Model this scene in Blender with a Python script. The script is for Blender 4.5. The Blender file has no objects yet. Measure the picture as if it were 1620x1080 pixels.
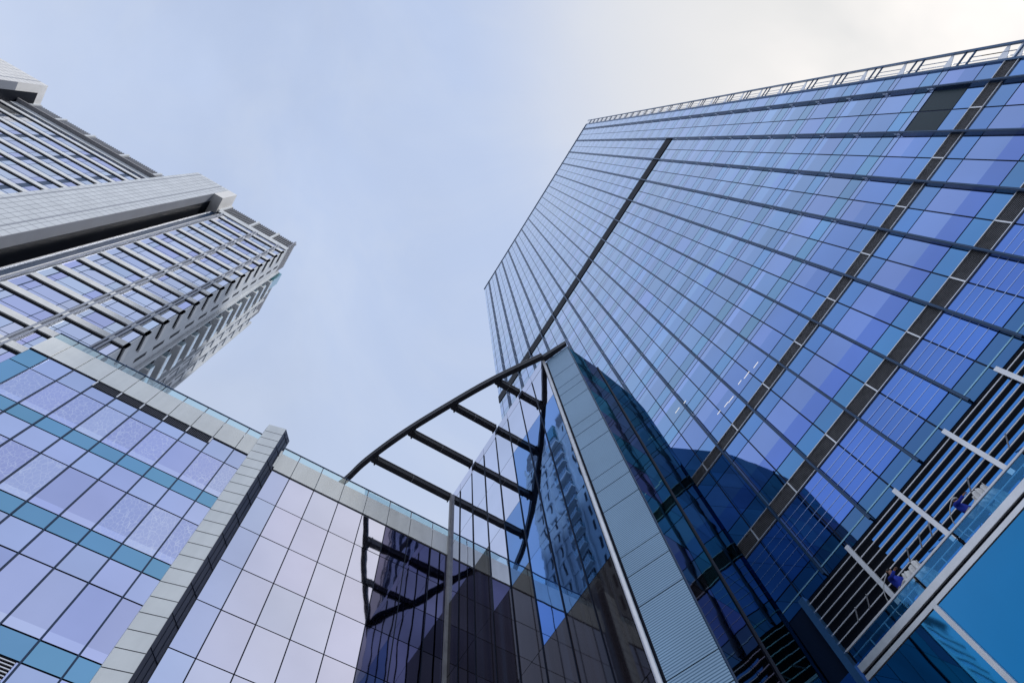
import bpy, bmesh, math, random
from mathutils import Matrix, Vector
random.seed(7)
S = bpy.context.scene
COL = S.collection

# ------------------------------------------------------------------ camera
RC = ((-0.52941133, -0.84561512, -0.06825474), (0.82227815, -0.49167055, -0.28656363), (0.20876369, -0.20783441, 0.9556268))
cd = bpy.data.cameras.new('camera'); cam = bpy.data.objects.new('camera', cd); COL.objects.link(cam)
cd.sensor_width = 36; cd.lens = 23.2611; cd.clip_start = 0.1; cd.clip_end = 6000
cam.matrix_world = Matrix(((RC[0][0], -RC[1][0], -RC[2][0], 0), (RC[0][1], -RC[1][1], -RC[2][1], 0), (RC[0][2], -RC[1][2], -RC[2][2], 0), (0, 0, 0, 1)))
S.camera = cam
FPX = 1046.75

# ------------------------------------------------------------------ world, sun, exposure
SUN = Vector((-0.42, -0.36, 0.83)).normalized()
W = bpy.data.worlds.new('World'); S.world = W; W.use_nodes = True
nt = W.node_tree; nt.nodes.clear()
def N(t, **k):
    n = nt.nodes.new(t)
    for a, b in k.items(): setattr(n, a, b)
    return n
sky = N('ShaderNodeTexSky', sky_type='NISHITA', sun_disc=False)
sky.sun_elevation = math.asin(SUN.z); sky.sun_rotation = math.atan2(SUN.x, SUN.y)
sky.dust_density = 3.0; sky.air_density = 1.0; sky.ozone_density = 1.6
tc = N('ShaderNodeTexCoord')
nz = N('ShaderNodeTexNoise'); nz.inputs['Scale'].default_value = 2.1; nz.inputs['Detail'].default_value = 5; nz.inputs['Roughness'].default_value = 0.55
nz.inputs['Distortion'].default_value = 0.6
rp = N('ShaderNodeMapRange'); rp.inputs['From Min'].default_value = 0.36; rp.inputs['From Max'].default_value = 0.70
rp.inputs['To Min'].default_value = 0.84; rp.inputs['To Max'].default_value = 1.0
dt = N('ShaderNodeVectorMath', operation='DOT_PRODUCT'); dt.inputs[1].default_value = SUN
gl = N('ShaderNodeMapRange', interpolation_type='SMOOTHSTEP'); gl.inputs['From Min'].default_value = 0.83; gl.inputs['From Max'].default_value = 1.0
hz = N('ShaderNodeMix', data_type='RGBA'); hz.inputs['A'].default_value = (5.75, 6.75, 8.9, 1); hz.inputs['B'].default_value = (8.1, 8.1, 8.1, 1)
mx = N('ShaderNodeMix', data_type='RGBA')
bg = N('ShaderNodeBackground'); bg.inputs['Strength'].default_value = 0.1
out = N('ShaderNodeOutputWorld')
L = nt.links.new
ez = N('ShaderNodeSeparateXYZ'); em = N('ShaderNodeMapRange', interpolation_type='SMOOTHSTEP'); em.inputs['From Min'].default_value = 0.62; em.inputs['From Max'].default_value = 1.0
eh = N('ShaderNodeMix', data_type='RGBA'); eh.inputs['A'].default_value = (6.8, 7.5, 9.0, 1); eh.inputs['B'].default_value = (5.3, 6.4, 8.8, 1)
L(tc.outputs['Generated'], ez.inputs[0]); L(ez.outputs['Z'], em.inputs['Value']); L(em.outputs['Result'], eh.inputs['Factor']); 
n2 = N('ShaderNodeTexNoise'); n2.inputs['Scale'].default_value = 3.2; n2.inputs['Detail'].default_value = 7; n2.inputs['Roughness'].default_value = 0.6; n2.inputs['Distortion'].default_value = 1.0
c2 = N('ShaderNodeMapRange', interpolation_type='SMOOTHSTEP'); c2.inputs['From Min'].default_value = 0.42; c2.inputs['From Max'].default_value = 0.78; c2.inputs['To Max'].default_value = 0.28
cl = N('ShaderNodeMix', data_type='RGBA'); cl.inputs['B'].default_value = (7.3, 7.9, 8.9, 1)
L(tc.outputs['Generated'], n2.inputs['Vector']); L(n2.outputs['Fac'], c2.inputs['Value']); L(c2.outputs['Result'], cl.inputs['Factor']); L(eh.outputs['Result'], cl.inputs['A'])
L(cl.outputs['Result'], hz.inputs['A'])
L(tc.outputs['Generated'], nz.inputs['Vector']); L(nz.outputs['Fac'], rp.inputs['Value'])
L(tc.outputs['Generated'], dt.inputs[0]); L(dt.outputs['Value'], gl.inputs['Value']); L(gl.outputs['Result'], hz.inputs['Factor'])
L(sky.outputs['Color'], mx.inputs['A']); L(hz.outputs['Result'], mx.inputs['B']); L(rp.outputs['Result'], mx.inputs['Factor'])
L(mx.outputs['Result'], bg.inputs['Color']); L(bg.outputs['Background'], out.inputs['Surface'])
sl = bpy.data.lights.new('sun', 'SUN'); sl.energy = 3.0; sl.angle = math.radians(1.0); sl.color = (1, 0.97, 0.93)
so = bpy.data.objects.new('sun', sl); COL.objects.link(so); so.rotation_euler = (-SUN).to_track_quat('-Z', 'Y').to_euler()
S.view_settings.view_transform = 'Standard'; S.view_settings.look = 'None'; S.view_settings.exposure = 0.0; S.view_settings.gamma = 1
S.cycles.max_bounces = 10; S.cycles.glossy_bounces = 8; S.cycles.transparent_max_bounces = 12; S.cycles.diffuse_bounces = 3
S.cycles.caustics_reflective = False; S.cycles.caustics_refractive = False

# ------------------------------------------------------------------ materials
def mat(name, color, rough=0.5, metal=0.0, var=0.0, vscale=0.4, tint=False, bump=0.0, bscale=0.5, net=0.0, spec=None, streak=0.0):
    m = bpy.data.materials.new(name); m.use_nodes = True
    t = m.node_tree; p = t.nodes['Principled BSDF']; l = t.links.new
    p.inputs['Roughness'].default_value = rough; p.inputs['Metallic'].default_value = metal
    if spec is not None: p.inputs['Specular IOR Level'].default_value = spec
    c = t.nodes.new('ShaderNodeRGB'); c.outputs[0].default_value = (*color, 1); src = c.outputs[0]
    tcn = t.nodes.new('ShaderNodeTexCoord')
    def mixc(a, bcol, fac_socket, blend='MIX'):
        x = t.nodes.new('ShaderNodeMix'); x.data_type = 'RGBA'; x.blend_type = blend
        l(a, x.inputs['A'])
        if isinstance(bcol, tuple): x.inputs['B'].default_value = bcol
        else: l(bcol, x.inputs['B'])
        if isinstance(fac_socket, float): x.inputs['Factor'].default_value = fac_socket
        else: l(fac_socket, x.inputs['Factor'])
        return x.outputs['Result']
    if tint:
        a = t.nodes.new('ShaderNodeAttribute'); a.attribute_name = 'tint'
        src = mixc(src, a.outputs['Color'], 1.0, 'MULTIPLY')
    if net:
        v = t.nodes.new('ShaderNodeTexVoronoi'); v.feature = 'DISTANCE_TO_EDGE'; v.inputs['Scale'].default_value = 4.5
        nn = t.nodes.new('ShaderNodeTexNoise'); nn.inputs['Scale'].default_value = 1.2
        mp = t.nodes.new('ShaderNodeMapping'); mp.inputs['Scale'].default_value = (1, 1.6, .8)
        l(tcn.outputs['Object'], mp.inputs['Vector']); l(mp.outputs['Vector'], v.inputs['Vector']); l(tcn.outputs['Object'], nn.inputs['Vector'])
        r1 = t.nodes.new('ShaderNodeMapRange'); r1.inputs['From Min'].default_value = 0.0; r1.inputs['From Max'].default_value = 0.07
        r1.inputs['To Min'].default_value = net; r1.inputs['To Max'].default_value = 0.0
        l(v.outputs['Distance'], r1.inputs['Value'])
        mm = t.nodes.new('ShaderNodeMath'); mm.operation = 'MULTIPLY'; l(r1.outputs['Result'], mm.inputs[0]); l(nn.outputs['Fac'], mm.inputs[1])
        src = mixc(src, (0.80, 0.84, 0.95, 1), mm.outputs[0])
    if var:
        n = t.nodes.new('ShaderNodeTexNoise'); n.inputs['Scale'].default_value = vscale; n.inputs['Detail'].default_value = 6
        l(tcn.outputs['Object'], n.inputs['Vector'])
        r = t.nodes.new('ShaderNodeMapRange'); r.inputs['From Min'].default_value = .3; r.inputs['From Max'].default_value = .7
        r.inputs['To Min'].default_value = 1 - var; r.inputs['To Max'].default_value = 1 + var
        l(n.outputs['Fac'], r.inputs['Value'])
        src = mixc(src, r.outputs['Result'], 1.0, 'MULTIPLY')
        rr = t.nodes.new('ShaderNodeMapRange'); rr.inputs['To Min'].default_value = max(0, rough - .08); rr.inputs['To Max'].default_value = rough + .08
        if rough > .15:
            l(n.outputs['Fac'], rr.inputs['Value']); l(rr.outputs['Result'], p.inputs['Roughness'])
    if streak:
        n2 = t.nodes.new('ShaderNodeTexNoise'); n2.inputs['Scale'].default_value = 1.0; n2.inputs['Detail'].default_value = 4
        mp2 = t.nodes.new('ShaderNodeMapping'); mp2.inputs['Scale'].default_value = (3, 3, .15)
        l(tcn.outputs['Object'], mp2.inputs['Vector']); l(mp2.outputs['Vector'], n2.inputs['Vector'])
        r2 = t.nodes.new('ShaderNodeMapRange'); r2.inputs['From Min'].default_value = .35; r2.inputs['From Max'].default_value = .75
        r2.inputs['To Min'].default_value = 1; r2.inputs['To Max'].default_value = 1 - streak
        l(n2.outputs['Fac'], r2.inputs['Value']); src = mixc(src, r2.outputs['Result'], 1.0, 'MULTIPLY')
    l(src, p.inputs['Base Color'])
    if bump:
        n3 = t.nodes.new('ShaderNodeTexNoise'); n3.inputs['Scale'].default_value = bscale; n3.inputs['Detail'].default_value = 1.5
        l(tcn.outputs['Object'], n3.inputs['Vector'])
        b = t.nodes.new('ShaderNodeBump'); b.inputs['Strength'].default_value = 1.0; b.inputs['Distance'].default_value = bump
        l(n3.outputs['Fac'], b.inputs['Height']); l(b.outputs['Normal'], p.inputs['Normal'])
    return m
M = {}
def coated(name, grazing, power, bump, bscale, var, vscale):
    m = mat(name, (1, 1, 1), .03, 1, tint=True, bump=bump, bscale=bscale, var=var, vscale=vscale)
    t = m.node_tree; l = t.links.new; p = t.nodes['Principled BSDF']; o = t.nodes['Material Output']
    g = t.nodes.new('ShaderNodeBsdfGlossy'); g.inputs['Roughness'].default_value = .03; g.inputs['Color'].default_value = (*grazing, 1)
    for k in p.inputs['Normal'].links: l(k.from_socket, g.inputs['Normal'])
    w = t.nodes.new('ShaderNodeLayerWeight'); w.inputs['Blend'].default_value = .5
    e = t.nodes.new('ShaderNodeMath'); e.operation = 'POWER'; e.inputs[1].default_value = power; l(w.outputs['Facing'], e.inputs[0])
    x = t.nodes.new('ShaderNodeMixShader'); l(e.outputs[0], x.inputs[0]); l(p.outputs[0], x.inputs[1]); l(g.outputs[0], x.inputs[2]); l(x.outputs[0], o.inputs['Surface'])
    return m
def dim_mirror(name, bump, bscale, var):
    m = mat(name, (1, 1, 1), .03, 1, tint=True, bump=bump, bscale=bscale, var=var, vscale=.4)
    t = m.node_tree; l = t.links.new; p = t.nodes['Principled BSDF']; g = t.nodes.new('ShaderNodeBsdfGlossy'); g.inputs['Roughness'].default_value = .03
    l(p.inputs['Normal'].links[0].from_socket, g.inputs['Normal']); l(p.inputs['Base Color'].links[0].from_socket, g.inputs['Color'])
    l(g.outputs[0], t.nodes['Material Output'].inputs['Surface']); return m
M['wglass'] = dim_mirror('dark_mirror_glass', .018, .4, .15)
M['tglass'] = coated('blue_coated_glass', (.92, .96, 1.0), 2.5, .010, .45, .08, .25)
M['pglass'] = mat('lilac_mirror_glass', (1, 1, 1), .03, 1, tint=True, bump=.006, bscale=.5, var=.05, vscale=.3)
M['pnet'] = mat('patterned_mirror_glass', (1, 1, 1), .05, 1, tint=True, bump=.008, bscale=.5, net=.95)
M['gglass'] = mat('clear_mirror_glass', (1, 1, 1), .02, 1, tint=True, bump=.011, bscale=.35, var=.06, vscale=.3)
M['lglass'] = mat('window_glass', (1, 1, 1), .05, 1, tint=True, bump=.01, bscale=.7)
M['tjoint'] = mat('navy_joint', (.006, .018, .055), .5, spec=.2)
M['joint'] = mat('dark_joint', (.008, .014, .032), .5, spec=.2)
M['navy'] = mat('navy_metal', (.012, .042, .105), .35, .3, var=.15)
M['fin'] = mat('blue_grey_metal', (.035, .095, .20), .32, .5, var=.2, vscale=1.5)
M['black'] = mat('black_metal', (.004, .006, .012), .5, var=.2, spec=.08)
M['void'] = mat('dark_opening', (.003, .024, .034), .35, spec=.3)
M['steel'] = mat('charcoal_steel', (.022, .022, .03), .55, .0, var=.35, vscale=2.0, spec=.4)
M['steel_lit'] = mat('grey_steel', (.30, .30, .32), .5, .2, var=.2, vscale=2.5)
M['alu'] = mat('pale_aluminium', (.82, .83, .86), .38, .6, var=.08, vscale=2.0)
M['white'] = mat('white_painted_metal', (.80, .81, .85), .40, .4, var=.06, vscale=3)
M['panel'] = mat('pale_grey_panel', (.80, .81, .78), .42, .65, var=.05, vscale=.8, streak=.08)
M['panel_dk'] = mat('slate_panel', (.14, .15, .20), .45, var=.12, vscale=1.2)
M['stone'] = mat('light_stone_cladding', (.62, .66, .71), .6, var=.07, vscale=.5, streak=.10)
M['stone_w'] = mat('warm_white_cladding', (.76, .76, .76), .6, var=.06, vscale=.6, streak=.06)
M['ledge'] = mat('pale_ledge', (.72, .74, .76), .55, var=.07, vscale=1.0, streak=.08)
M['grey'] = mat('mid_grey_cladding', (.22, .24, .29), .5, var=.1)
M['strip'] = mat('blue_grey_strip', (.30, .33, .40), .5, .2, var=.1)
M['louvre'] = mat('perforated_metal', (.20, .34, .50), .38, .55, var=.08, vscale=.5)
M['rail_glass'] = None
M['ground'] = mat('paving', (.20, .21, .23), .8, var=.15, vscale=.3)
M['roof'] = mat('roof_membrane', (.25, .25, .27), .8, var=.1)
M['skin'] = mat('skin', (.46, .27, .19), .55, var=.05, vscale=30)
M['hair'] = mat('black_hair', (.01, .009, .009), .6)
M['blue_cloth'] = mat('royal_blue_cloth', (.016, .05, .50), .8, var=.2, vscale=14)
M['navy_cloth'] = mat('navy_cloth', (.012, .016, .07), .8, var=.2, vscale=14)
M['white_cloth'] = mat('white_cloth', (.86, .86, .86), .85, var=.12, vscale=10)
M['shoe'] = mat('dark_rubber', (.02, .02, .02), .7)
M['helmet'] = mat('white_plastic', (.7, .7, .7), .3)
M['rope'] = mat('pale_rope', (.6, .62, .64), .8)
def clear_glass(name, tintc, trans, refl=(1, 1, 1)):
    m = bpy.data.materials.new(name); m.use_nodes = True; t = m.node_tree; t.nodes.clear(); l = t.links.new
    tr = t.nodes.new('ShaderNodeBsdfTransparent'); tr.inputs['Color'].default_value = (*tintc, 1)
    g = t.nodes.new('ShaderNodeBsdfGlossy'); g.inputs['Roughness'].default_value = .03; g.inputs['Color'].default_value = (*refl, 1)
    lf = t.nodes.new('ShaderNodeLayerWeight'); lf.inputs['Blend'].default_value = .5
    lw = t.nodes.new('ShaderNodeMath'); lw.operation = 'POWER'; lw.inputs[1].default_value = 4.0; l(lf.outputs['Facing'], lw.inputs[0])
    a = t.nodes.new('ShaderNodeMath'); a.operation = 'ADD'; a.inputs[1].default_value = 1 - trans; a.use_clamp = True
    x = t.nodes.new('ShaderNodeMixShader'); o = t.nodes.new('ShaderNodeOutputMaterial')
    l(lw.outputs[0], a.inputs[0]); l(a.outputs[0], x.inputs[0]); l(tr.outputs[0], x.inputs[1]); l(g.outputs[0], x.inputs[2]); l(x.outputs[0], o.inputs['Surface'])
    return m
M['rail_glass'] = clear_glass('clear_railing_glass', (.80, .93, .95), .92)
M['balu_glass'] = clear_glass('blue_balustrade_glass', (.66, .88, .98), .82, (.12, .42, .82))
# perforated strip: fine horizontal ribs on the pylon
def ribbed(name, c0, c1, pitch):
    m = bpy.data.materials.new(name); m.use_nodes = True; t = m.node_tree; p = t.nodes['Principled BSDF']; l = t.links.new
    tcn = t.nodes.new('ShaderNodeTexCoord'); sp = t.nodes.new('ShaderNodeSeparateXYZ'); l(tcn.outputs['Object'], sp.inputs[0])
    a = t.nodes.new('ShaderNodeMath'); a.operation = 'MULTIPLY'; a.inputs[1].default_value = 1 / pitch; l(sp.outputs['Z'], a.inputs[0])
    b = t.nodes.new('ShaderNodeMath'); b.operation = 'FRACT'; l(a.outputs[0], b.inputs[0])
    g = t.nodes.new('ShaderNodeMath'); g.operation = 'GREATER_THAN'; g.inputs[1].default_value = .62; l(b.outputs[0], g.inputs[0])
    x = t.nodes.new('ShaderNodeMix'); x.data_type = 'RGBA'; x.inputs['A'].default_value = (*c0, 1); x.inputs['B'].default_value = (*c1, 1); l(g.outputs[0], x.inputs['Factor'])
    n = t.nodes.new('ShaderNodeTexNoise'); n.inputs['Scale'].default_value = .35; l(tcn.outputs['Object'], n.inputs['Vector'])
    r = t.nodes.new('ShaderNodeMapRange'); r.inputs['To Min'].default_value = .82; r.inputs['To Max'].default_value = 1.18; l(n.outputs['Fac'], r.inputs['Value'])
    y = t.nodes.new('ShaderNodeMix'); y.data_type = 'RGBA'; y.blend_type = 'MULTIPLY'; y.inputs['Factor'].default_value = 1
    l(x.outputs['Result'], y.inputs['A']); l(r.outputs['Result'], y.inputs['B']); l(y.outputs['Result'], p.inputs['Base Color'])
    p.inputs['Roughness'].default_value = .4; p.inputs['Metallic'].default_value = .35
    return m
def dark_reflection():  # striped dark look of a double reflection, put into the colour
    m = bpy.data.materials.new('dark_reflection_glass'); m.use_nodes = True; t = m.node_tree; p = t.nodes['Principled BSDF']; l = t.links.new
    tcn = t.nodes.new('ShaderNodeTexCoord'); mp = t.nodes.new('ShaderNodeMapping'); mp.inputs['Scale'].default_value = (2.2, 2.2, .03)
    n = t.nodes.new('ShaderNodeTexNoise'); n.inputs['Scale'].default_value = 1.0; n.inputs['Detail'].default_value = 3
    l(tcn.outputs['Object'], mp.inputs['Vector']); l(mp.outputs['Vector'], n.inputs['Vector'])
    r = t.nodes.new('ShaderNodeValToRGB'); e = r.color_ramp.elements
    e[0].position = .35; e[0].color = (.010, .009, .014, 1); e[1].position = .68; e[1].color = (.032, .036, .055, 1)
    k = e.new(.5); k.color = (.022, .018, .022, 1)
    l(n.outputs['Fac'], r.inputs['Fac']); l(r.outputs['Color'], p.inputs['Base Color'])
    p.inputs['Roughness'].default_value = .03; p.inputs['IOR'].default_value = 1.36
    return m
M['mirrored'] = dark_reflection()  # painted dark reflection, no cloth behind the glass
M['ribs'] = ribbed('ribbed_perforated_metal', (.30, .46, .62), (.10, .19, .30), .085)

# ------------------------------------------------------------------ mesh helpers
class Frame:
    """a vertical facade: u runs along it, z up, n out of it"""
    def __init__(s, o, u):
        s.o = Vector((o[0], o[1], 0)); s.u = Vector((u[0], u[1], 0)).normalized(); s.n = Vector((s.u.y, -s.u.x, 0))
    def flip(s): s.n = -s.n; return s
    def p(s, u, z, n=0.0): return s.o + s.u * u + s.n * n + Vector((0, 0, z))
WORLD = Frame((0, 0), (1, 0)); WORLD.n = Vector((0, 1, 0))     # p(x, z, y)
class MB:
    def __init__(s): s.v = []; s.f = []; s.t = []
    def face(s, pts, tint=(1, 1, 1)):
        i = len(s.v); s.v += [tuple(q) for q in pts]; s.f.append(tuple(range(i, i + len(pts)))); s.t.append(tint); return s
    def hexa(s, P, tint=(1, 1, 1)):
        i = len(s.v); s.v += [tuple(q) for q in P]
        for q in ((0, 1, 2, 3), (7, 6, 5, 4), (0, 4, 5, 1), (1, 5, 6, 2), (2, 6, 7, 3), (3, 7, 4, 0)):
            s.f.append(tuple(i + k for k in q)); s.t.append(tint)
        return s
    def box(s, fr, u0, u1, z0, z1, n0, n1, tint=(1, 1, 1)):
        return s.hexa([fr.p(u0, z0, n0), fr.p(u1, z0, n0), fr.p(u1, z1, n0), fr.p(u0, z1, n0), fr.p(u0, z0, n1), fr.p(u1, z0, n1), fr.p(u1, z1, n1), fr.p(u0, z1, n1)], tint)
    def bar(s, a, b, w, h, up=Vector((0, 0, 1))):
        a = Vector(a); b = Vector(b); d = (b - a).normalized(); r = d.cross(up)
        if r.length < 1e-4: r = d.cross(Vector((1, 0, 0)))
        r.normalize(); q = r.cross(d); r = r * w / 2; q = q * h / 2
        return s.hexa([a - r - q, a + r - q, a + r + q, a - r + q, b - r - q, b + r - q, b + r + q, b - r + q])
    def tube(s, pts, r, seg=8):
        pts = [Vector(p) for p in pts]; rings = []
        for k, p in enumerate(pts):
            d = (pts[min(k + 1, len(pts) - 1)] - pts[max(k - 1, 0)]).normalized()
            a = d.cross(Vector((0, 0, 1)))
            if a.length < 1e-3: a = d.cross(Vector((1, 0, 0)))
            a.normalize(); b = d.cross(a); i = len(s.v)
            rr = r[k] if isinstance(r, (list, tuple)) else r
            for j in range(seg):
                an = 2 * math.pi * j / seg; s.v.append(tuple(p + (a * math.cos(an) + b * math.sin(an)) * rr))
            rings.append(i)
        for k in range(len(rings) - 1):
            for j in range(seg):
                s.f.append((rings[k] + j, rings[k] + (j + 1) % seg, rings[k + 1] + (j + 1) % seg, rings[k + 1] + j)); s.t.append((1, 1, 1))
        for e, q in ((rings[0], 1), (rings[-1], -1)):
            s.f.append(tuple(e + j for j in range(seg))[::q]); s.t.append((1, 1, 1))
        return s
    def prism(s, poly, z0, z1, tint=(1, 1, 1)):
        n = len(poly)
        s.face([(x, y, z1) for x, y in poly], tint); s.face([(x, y, z0) for x, y in poly[::-1]], tint)
        for k in range(n):
            a = poly[k]; b = poly[(k + 1) % n]; s.face([(a[0], a[1], z0), (b[0], b[1], z0), (b[0], b[1], z1), (a[0], a[1], z1)], tint)
        return s
    def build(s, name, m, parent=None, smooth=False, bevel=0, inlay=None):
        nb = len(s.f)
        if inlay:
            i = len(s.v); s.v += inlay[0].v; s.f += [tuple(i + k for k in f) for f in inlay[0].f]; s.t += inlay[0].t
        me = bpy.data.meshes.new(name); me.from_pydata(s.v, [], s.f)
        at = me.attributes.new('tint', 'FLOAT_COLOR', 'FACE')
        at.data.foreach_set('color', [c for t in s.t for c in (*t, 1.0)])
        bm = bmesh.new(); bm.from_mesh(me); bmesh.ops.recalc_face_normals(bm, faces=bm.faces) if len(s.f) > 1 and s.f and bevel != -1 else None
        bm.to_mesh(me); bm.free()
        if smooth: me.shade_smooth()
        me.materials.append(m)
        if inlay:
            me.materials.append(inlay[1])
            for pg in me.polygons: pg.material_index = 1 if pg.index >= nb else 0
        o = bpy.data.objects.new(name, me); COL.objects.link(o)
        if parent: o.parent = parent
        if bevel > 0:
            b = o.modifiers.new('bevel', 'BEVEL'); b.width = bevel; b.segments = 2; b.limit_method = 'ANGLE'
        return o
def tag(o, label, cat=None, group=None, kind=None):
    if label: o['label'] = label
    if cat: o['category'] = cat
    if group: o['group'] = group
    if kind: o['kind'] = kind
    return o
def thing(name, label, cat, loc=(0, 0, 0), group=None):
    o = bpy.data.objects.new(name, None); COL.objects.link(o); o.location = loc; o.empty_display_size = .5
    return tag(o, label, cat, group)
def px(q):
    c = [sum(RC[i][j] * q[j] for j in range(3)) for i in range(3)]
    if c[2] < .2: return None
    return (c[0] / c[2] * FPX + 810, c[1] / c[2] * FPX + 540)
def screen_area(pts):
    P = [px(q) for q in pts]
    if any(p is None for p in P): return 0
    if all(not (0 < p[0] < 1620 and 0 < p[1] < 1080) for p in P): return 0
    return abs(sum(P[k][0] * P[(k + 1) % len(P)][1] - P[(k + 1) % len(P)][0] * P[k][1] for k in range(len(P)))) / 2
def spread(name, m, parent, items, rest_bevel=-1, cap=100):
    """items = list of MB, one each; the hundred largest in the photo are parts, the rest one part"""
    it = sorted(items, key=lambda b: -sum(screen_area([b.v[i] for i in f]) for f in b.f))
    for b in it[:cap]: b.build(name, m, parent, bevel=-1)
    if it[cap:]:
        r = MB()
        for b in it[cap:]:
            i = len(r.v); r.v += b.v; r.f += [tuple(i + k for k in f) for f in b.f]; r.t += b.t
        o = r.build(name, m, parent, bevel=-1); o['kind'] = 'stuff'
def pane(fr, u0, u1, z0, z1, n, tint, tilt=.0, split=None):
    """one pane as a slightly out of plane quad; split = (fraction, tint above) for a half drawn blind or a painted reflection"""
    b = MB(); a = [n + random.uniform(-tilt, tilt) for _ in range(3)]
    c = (a[0], a[1], a[1] + a[2] - a[0], a[2])
    P = [fr.p(u0, z0, c[0]), fr.p(u1, z0, c[1]), fr.p(u1, z1, c[2]), fr.p(u0, z1, c[3])]
    if split:
        f, t2 = split
        A = P[0].lerp(P[3], f); B = P[1].lerp(P[2], f)
        b.face([P[0], P[1], B, A], tint); b.face([A, B, P[2], P[3]], t2)
    else: b.face(P, tint)
    # make faces look outwards
    nn = (P[1] - P[0]).cross(P[3] - P[0])
    if nn.dot(fr.n) < 0: b.f = [f[::-1] for f in b.f]
    return b
def jit(c, a): k = 1 + random.uniform(-a, a); return tuple(min(.98, x * k * (1 + random.uniform(-a, a) * .35)) for x in c)

# ------------------------------------------------------------------ ground
g = MB(); g.face([(-900, -900, -1.6), (900, -900, -1.6), (900, 900, -1.6), (-900, 900, -1.6)])
tag(g.build('plaza_paving', M['ground'], bevel=-1), 'grey paved plaza between the buildings', None, None, 'structure')

# ------------------------------------------------------------------ the tall blue glass tower
YT = -19.58; TF = Frame((0, YT), (1, 0)).flip()
XR, XL, ZR = -16.6, 24.3, 143.5
T = thing('glass_tower', 'tall blue curtainwall tower with dark vertical fins on the right', 'tower', (4, -30, -1.6))
def tb(mb, name, m, **k):
    o = mb.build(name, m, T, **k); o.matrix_parent_inverse = T.matrix_basis.inverted(); return o
def fix(root):
    inv = root.matrix_basis.inverted()
    for o in root.children: o.matrix_parent_inverse = inv
b = MB(); b.box(WORLD, XR, XL, 13.2, ZR, YT - 34, YT); b.box(WORLD, XR, XL, -1.6, 13.2, YT - 34, YT - .05); tb(b, 'tower_core', M['tjoint'])
XS = [.75 + 1.35 * k for k in range(-12, 19)]          # bay lines
XS = [XR] + [x for x in XS if x > XR + .4 and x < XL - .4] + [XL]
J = .034
vis, spa, slo = [], [], []
BASES = [(.12, .29, .60), (.14, .30, .62), (.16, .30, .64), (.11, .30, .59), (.10, .27, .60)]
TEAL = (.055, .27, .53)
S0, PITCH = 35.57, 3.91
floors = [(S0 + PITCH * k) for k in range(0, 28)]
def bays(): return list(zip(XS[:-1], XS[1:]))
def in_block(x0, z1): return x0 > 9.2 and z1 < 34
for k, s in enumerate(floors):
    # slot, spandrel, vision going up
    top = min(s + PITCH, ZR)
    base = random.choice(BASES); light = tuple(min(.9, c * 1.15 + .05) for c in base); fr = random.uniform(.3, .7)
    run = 0
    for (x0, x1) in bays():
        if run <= 0:
            run = random.randint(1, 3); mode = random.random(); f2 = min(.85, max(.15, fr + random.uniform(-.15, .15))); bs = random.choice(BASES + [base] * 4)
        run -= 1
        slo.append(pane(TF, x0 + J, x1 - J, s + J, s + .48 - J, .03, jit((.18, .32, .64), .1), .0))
        spa.append(pane(TF, x0 + J, x1 - J, s + .48 + J, s + 1.58 - J, .03, jit(TEAL, .22), .0025))
        z0 = s + 1.58 + J; z1 = top - J
        if z1 - z0 < .3: continue
        sp = None
        if mode < .55: sp = (f2, jit(light, .12))
        vis.append(pane(TF, x0 + J, x1 - J, z0, z1, .03, jit(bs, .17), .003, sp))
# lower floors: vision, spandrel, grille, spandrel, vision, spandrel, grille, vision, spandrel, louvres
for (x0, x1) in bays():
    if x0 > 9.3: continue
    dark = -15.5 < x0 < -12.9
    if not dark: vis.append(pane(TF, x0 + J, x1 - J, 33.05 + J, S0 - J, .03, jit((.09, .23, .60), .1), .003, (.5, jit((.17, .29, .68), .1)) if random.random() < .5 else None))
    spa.append(pane(TF, x0 + J, x1 - J, 31.80 + J, 33.05 - J, .03, jit((.04, .22, .56), .1), .002))
    spa.append(pane(TF, x0 + J, x1 - J, 29.73 + J, 30.95 - J, .03, jit((.035, .21, .56), .1), .002))
    vis.append(pane(TF, x0 + J, x1 - J, 26.60 + J, 29.73 - J, .03, jit((.065, .17, .58), .08), .003, (.40, jit((.16, .28, .65), .10))))  # lighter upper tint paints a reflection along this row
    spa.append(pane(TF, x0 + J, x1 - J, 25.45 + J, 26.60 - J, .03, jit((.025, .21, .48), .1), .002))
    vis.append(pane(TF, x0 + J, x1 - J, 21.60 + J, 24.50 - J, .03, jit((.05, .17, .58), .12), .004))
    spa.append(pane(TF, x0 + J, x1 - J, 20.42 + J, 21.60 - J, .03, jit((.02, .13, .34), .1), .002))
spread('window', M['tglass'], T, vis); spread('spandrel_panel', M['tglass'], T, spa); spread('transom_panel', M['tglass'], T, slo)
fix(T)
# pale strips painting reflected lines across the lowest glazed row
b = MB()
for z in (22.05, 22.55, 23.0, 23.5, 23.95): b.box(TF, XR + .1, 9.2, z, z + .028, .034, .042)
tb(b, 'reflection_line', mat('pale_blue_reflection', (.45, .58, .90), .3, .9))
b = MB(); b.box(TF, XR + .1, 8.8, 20.93, 20.99, .034, .05); tb(b, 'sill_strip', mat('pale_cyan_strip', (.32, .62, .80), .3, .4))
lampm = bpy.data.materials.new('lamp_glow'); lampm.use_nodes = True; lp = lampm.node_tree.nodes['Principled BSDF']
lp.inputs['Emission Color'].default_value = (1, .95, .88, 1); lp.inputs['Emission Strength'].default_value = .9
for xa, z in ((2.7, 33.75), (2.05, 33.62), (1.35, 33.48), (4.75, 33.62), (4.1, 33.5), (3.65, 33.42), (5.9, 37.6), (6.5, 37.75)):
    b = MB(); b.box(TF, xa, xa + random.uniform(.22, .5), z, z + .03, .036, .05); tb(b, 'ceiling_lamp', lampm)
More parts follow.
